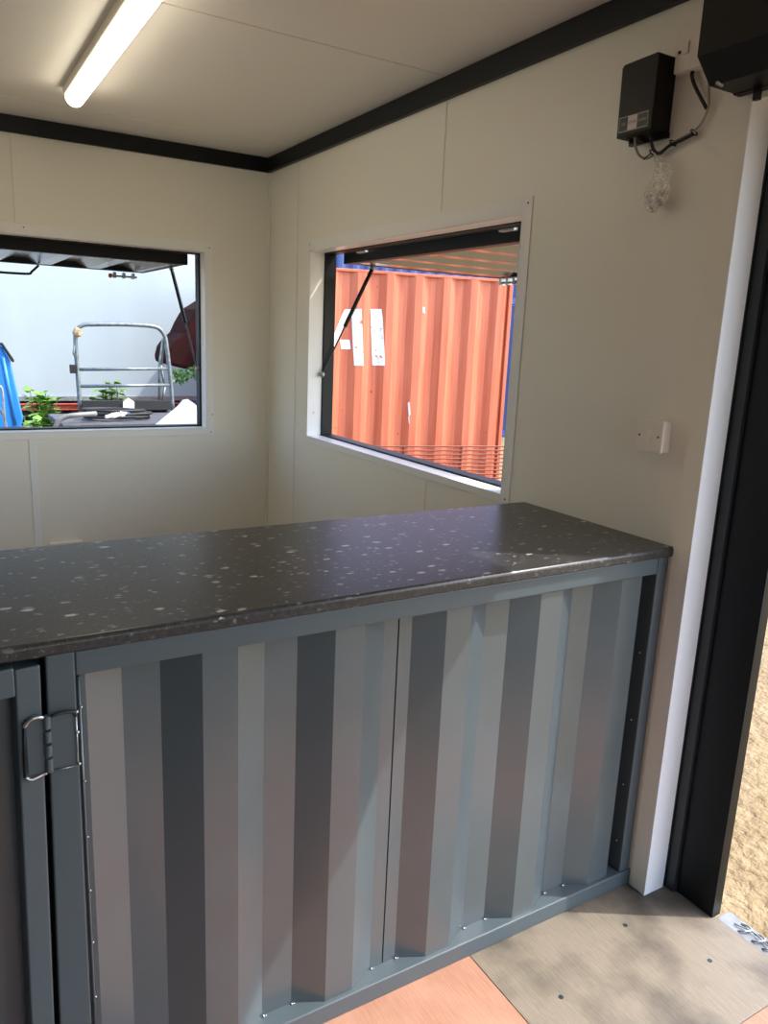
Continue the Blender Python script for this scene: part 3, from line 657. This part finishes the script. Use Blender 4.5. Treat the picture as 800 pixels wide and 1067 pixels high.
# maroon tipped tub
mar = mat('maroon paint', (48, 20, 18), .9, spec=.1, var=.2, vscale=8)
Ym = 5.7
pts = [at(*q, Ym) for q in ((240, 300), (205, 322), (197, 336), (192, 347), (184, 354), (178, 362), (175.5, 372), (176.5, 379), (190, 383), (207, 387), (240, 390))]
t = thing('digger_bucket', 'maroon rounded steel bucket above the leaves at the window jamb', 'bucket', tuple(at(200, 380, Ym)))
bm = bmesh.new(); prism(bm, [(q.x, q.z) for q in pts], 1, Ym, Ym + .5); obj('bucket_shell', bm, mar, t, bevel=.02)
obj('stand', B((pts[0].x - .06, pts[0].x - .01, Ym + .2, Ym + .3, GZ - .02, pts[-1].z)), mar, t)
# blue bin
blm = mat('blue plastic bin', (44, 128, 208), .35, spec=.6)
Yq = 4.9
t = thing('plastic_bin', 'bright blue ribbed plastic bin at the left edge of the back window', 'bin', tuple(at(0, 446, Yq)))
A0 = [at(*q, Yq) for q in ((-45, 352), (2, 360), (11, 376), (24.5, 436), (22, 446), (-45, 449))]
bm = bmesh.new(); prism(bm, [(q.x, q.z) for q in A0], 1, Yq, Yq + .42); obj('bin_body', bm, blm, t, bevel=.012)
for xa, xb in ((3, 16), (-12, -6)):
    obj('bin_rib', T([at(xa, 372, Yq), at(xb, 442, Yq)], .012, 8), blm, t, smooth=True)
lip = [at(*q, Yq - .01) for q in ((-45, 351), (2, 358.5), (13.5, 376))]
obj('bin_rim', T(lip, .012, 6), blackr, t)
for k in range(4):
    p = lip[1].lerp(lip[2], (k + .5) / 4); obj('rim_lug', T([p, p + Vector((.012, -.004, -.022))], .007, 6), blackr, t)
obj('wire_handle', T(smooth_path([at(6, 449, Yq - .1), at(4, 425, Yq - .1), at(2, 405, Yq - .1), at(-4, 402, Yq - .1)], 4), .008, 8), steel, t, smooth=True)
obj('wire_handle', T(smooth_path([at(8, 449, Yq - .08), at(3, 432, Yq - .08), at(-6, 418, Yq - .08)], 4), .008, 8), steel, t, smooth=True)
obj('stand_box', B((A0[-1].x, A0[3].x - .03, Yq + .02, Yq + .4, GZ - .02, A0[-1].z + .01)), slate, t)
# plants
def plant(label, base, top_h, spread, nst, green, seed, lf=.035):
    r = random.Random(seed); e = thing('weed_plant', label, 'plant', tuple(base)); base = Vector(base)
    st = bmesh.new(); lv = bmesh.new()
    for i in range(nst):
        b0 = base + Vector((r.uniform(-1, 1) * spread * .6, r.uniform(-.1, .1), 0)); tp = b0 + Vector((r.uniform(-1, 1) * spread * .5, r.uniform(-.1, .1), top_h * r.uniform(.6, 1)))
        P = smooth_path([b0, b0.lerp(tp, .5) + Vector((r.uniform(-.02, .02), 0, 0)), tp], 4); tube(st, P, .004, 5)
        for k in range(30):
            p = b0.lerp(tp, .3 + .7 * (k + 1) / 30) + Vector((r.uniform(-.03, .03), r.uniform(-.03, .03), r.uniform(-.03, .02))); a = r.uniform(0, 6.28); d = Vector((math.cos(a), math.sin(a) * .7, r.uniform(-.2, .7))).normalized(); L = lf * r.uniform(.7, 1.3); s_ = d.cross(Vector((0, 0, 1))).normalized() * L * .34; dr = Vector((0, 0, -L * .15))
            v = [lv.verts.new(q) for q in (p, p + d * L * .45 + s_, p + d * L + dr, p + d * L * .45 - s_, p + d * L * .45 + Vector((0, 0, .004)))]
            lv.faces.new((v[0], v[1], v[4])); lv.faces.new((v[1], v[2], v[4])); lv.faces.new((v[2], v[3], v[4])); lv.faces.new((v[3], v[0], v[4]))
    obj('stems', st, green, e); obj('leaves', lv, green, e)
gr = mat('weed leaf green', (112, 158, 62), .55, var=.35, vscale=20); grd = mat('dark leaf green', (62, 104, 50), .5, var=.3, vscale=20)
def pl(label, px0, px1, pyt, Y, nst, M, seed, lf=.05, pyb=None):
    a, b = at(px0, pyt, Y), at(px1, pyt, Y); zb = GZ if pyb is None else at(px0, pyb, Y).z
    plant(label, ((a.x + b.x) / 2, Y, zb), a.z - zb, (b.x - a.x) / 1.6, nst, M, seed, lf)
pl('bushy green weed beside the blue bin', 26, 60, 406, 6.6, 30, gr, 1, .12)
pl('low green weed in front of the bushy one beside the blue bin', 24, 44, 428, 6.1, 22, gr, 2, .11)
pl('pale weed seen through the trolley frame under its bars', 98, 122, 395, 7.2, 22, gr, 4, .12)
# hanging leafy branch under the maroon bucket
br = thing('leafy_branch', 'dark green leafy branch under the maroon bucket', 'branch', tuple(at(192, 384, 5.6)))
lv = bmesh.new(); r = random.Random(9)
stem = smooth_path([at(215, 380, 5.6), at(200, 384, 5.6), at(190, 388, 5.6), at(178, 388, 5.6)], 5)
obj('twig', T(stem, .006, 6), grd, br)
for k in range(110):
    p = r.choice(stem) + Vector((r.uniform(-.02, .02), r.uniform(-.04, .04), r.uniform(-.07, .03))); a = r.uniform(0, 6.28); d = Vector((math.cos(a) * .6, math.sin(a) * .4, -r.uniform(.1, 1))).normalized(); L = .055 * r.uniform(.7, 1.3); s_ = d.cross(Vector((0, 1, 0))).normalized() * L * .25
    v = [lv.verts.new(q) for q in (p, p + d * L * .45 + s_, p + d * L, p + d * L * .45 - s_)]; lv.faces.new(v)
obj('leaves', lv, grd, br)
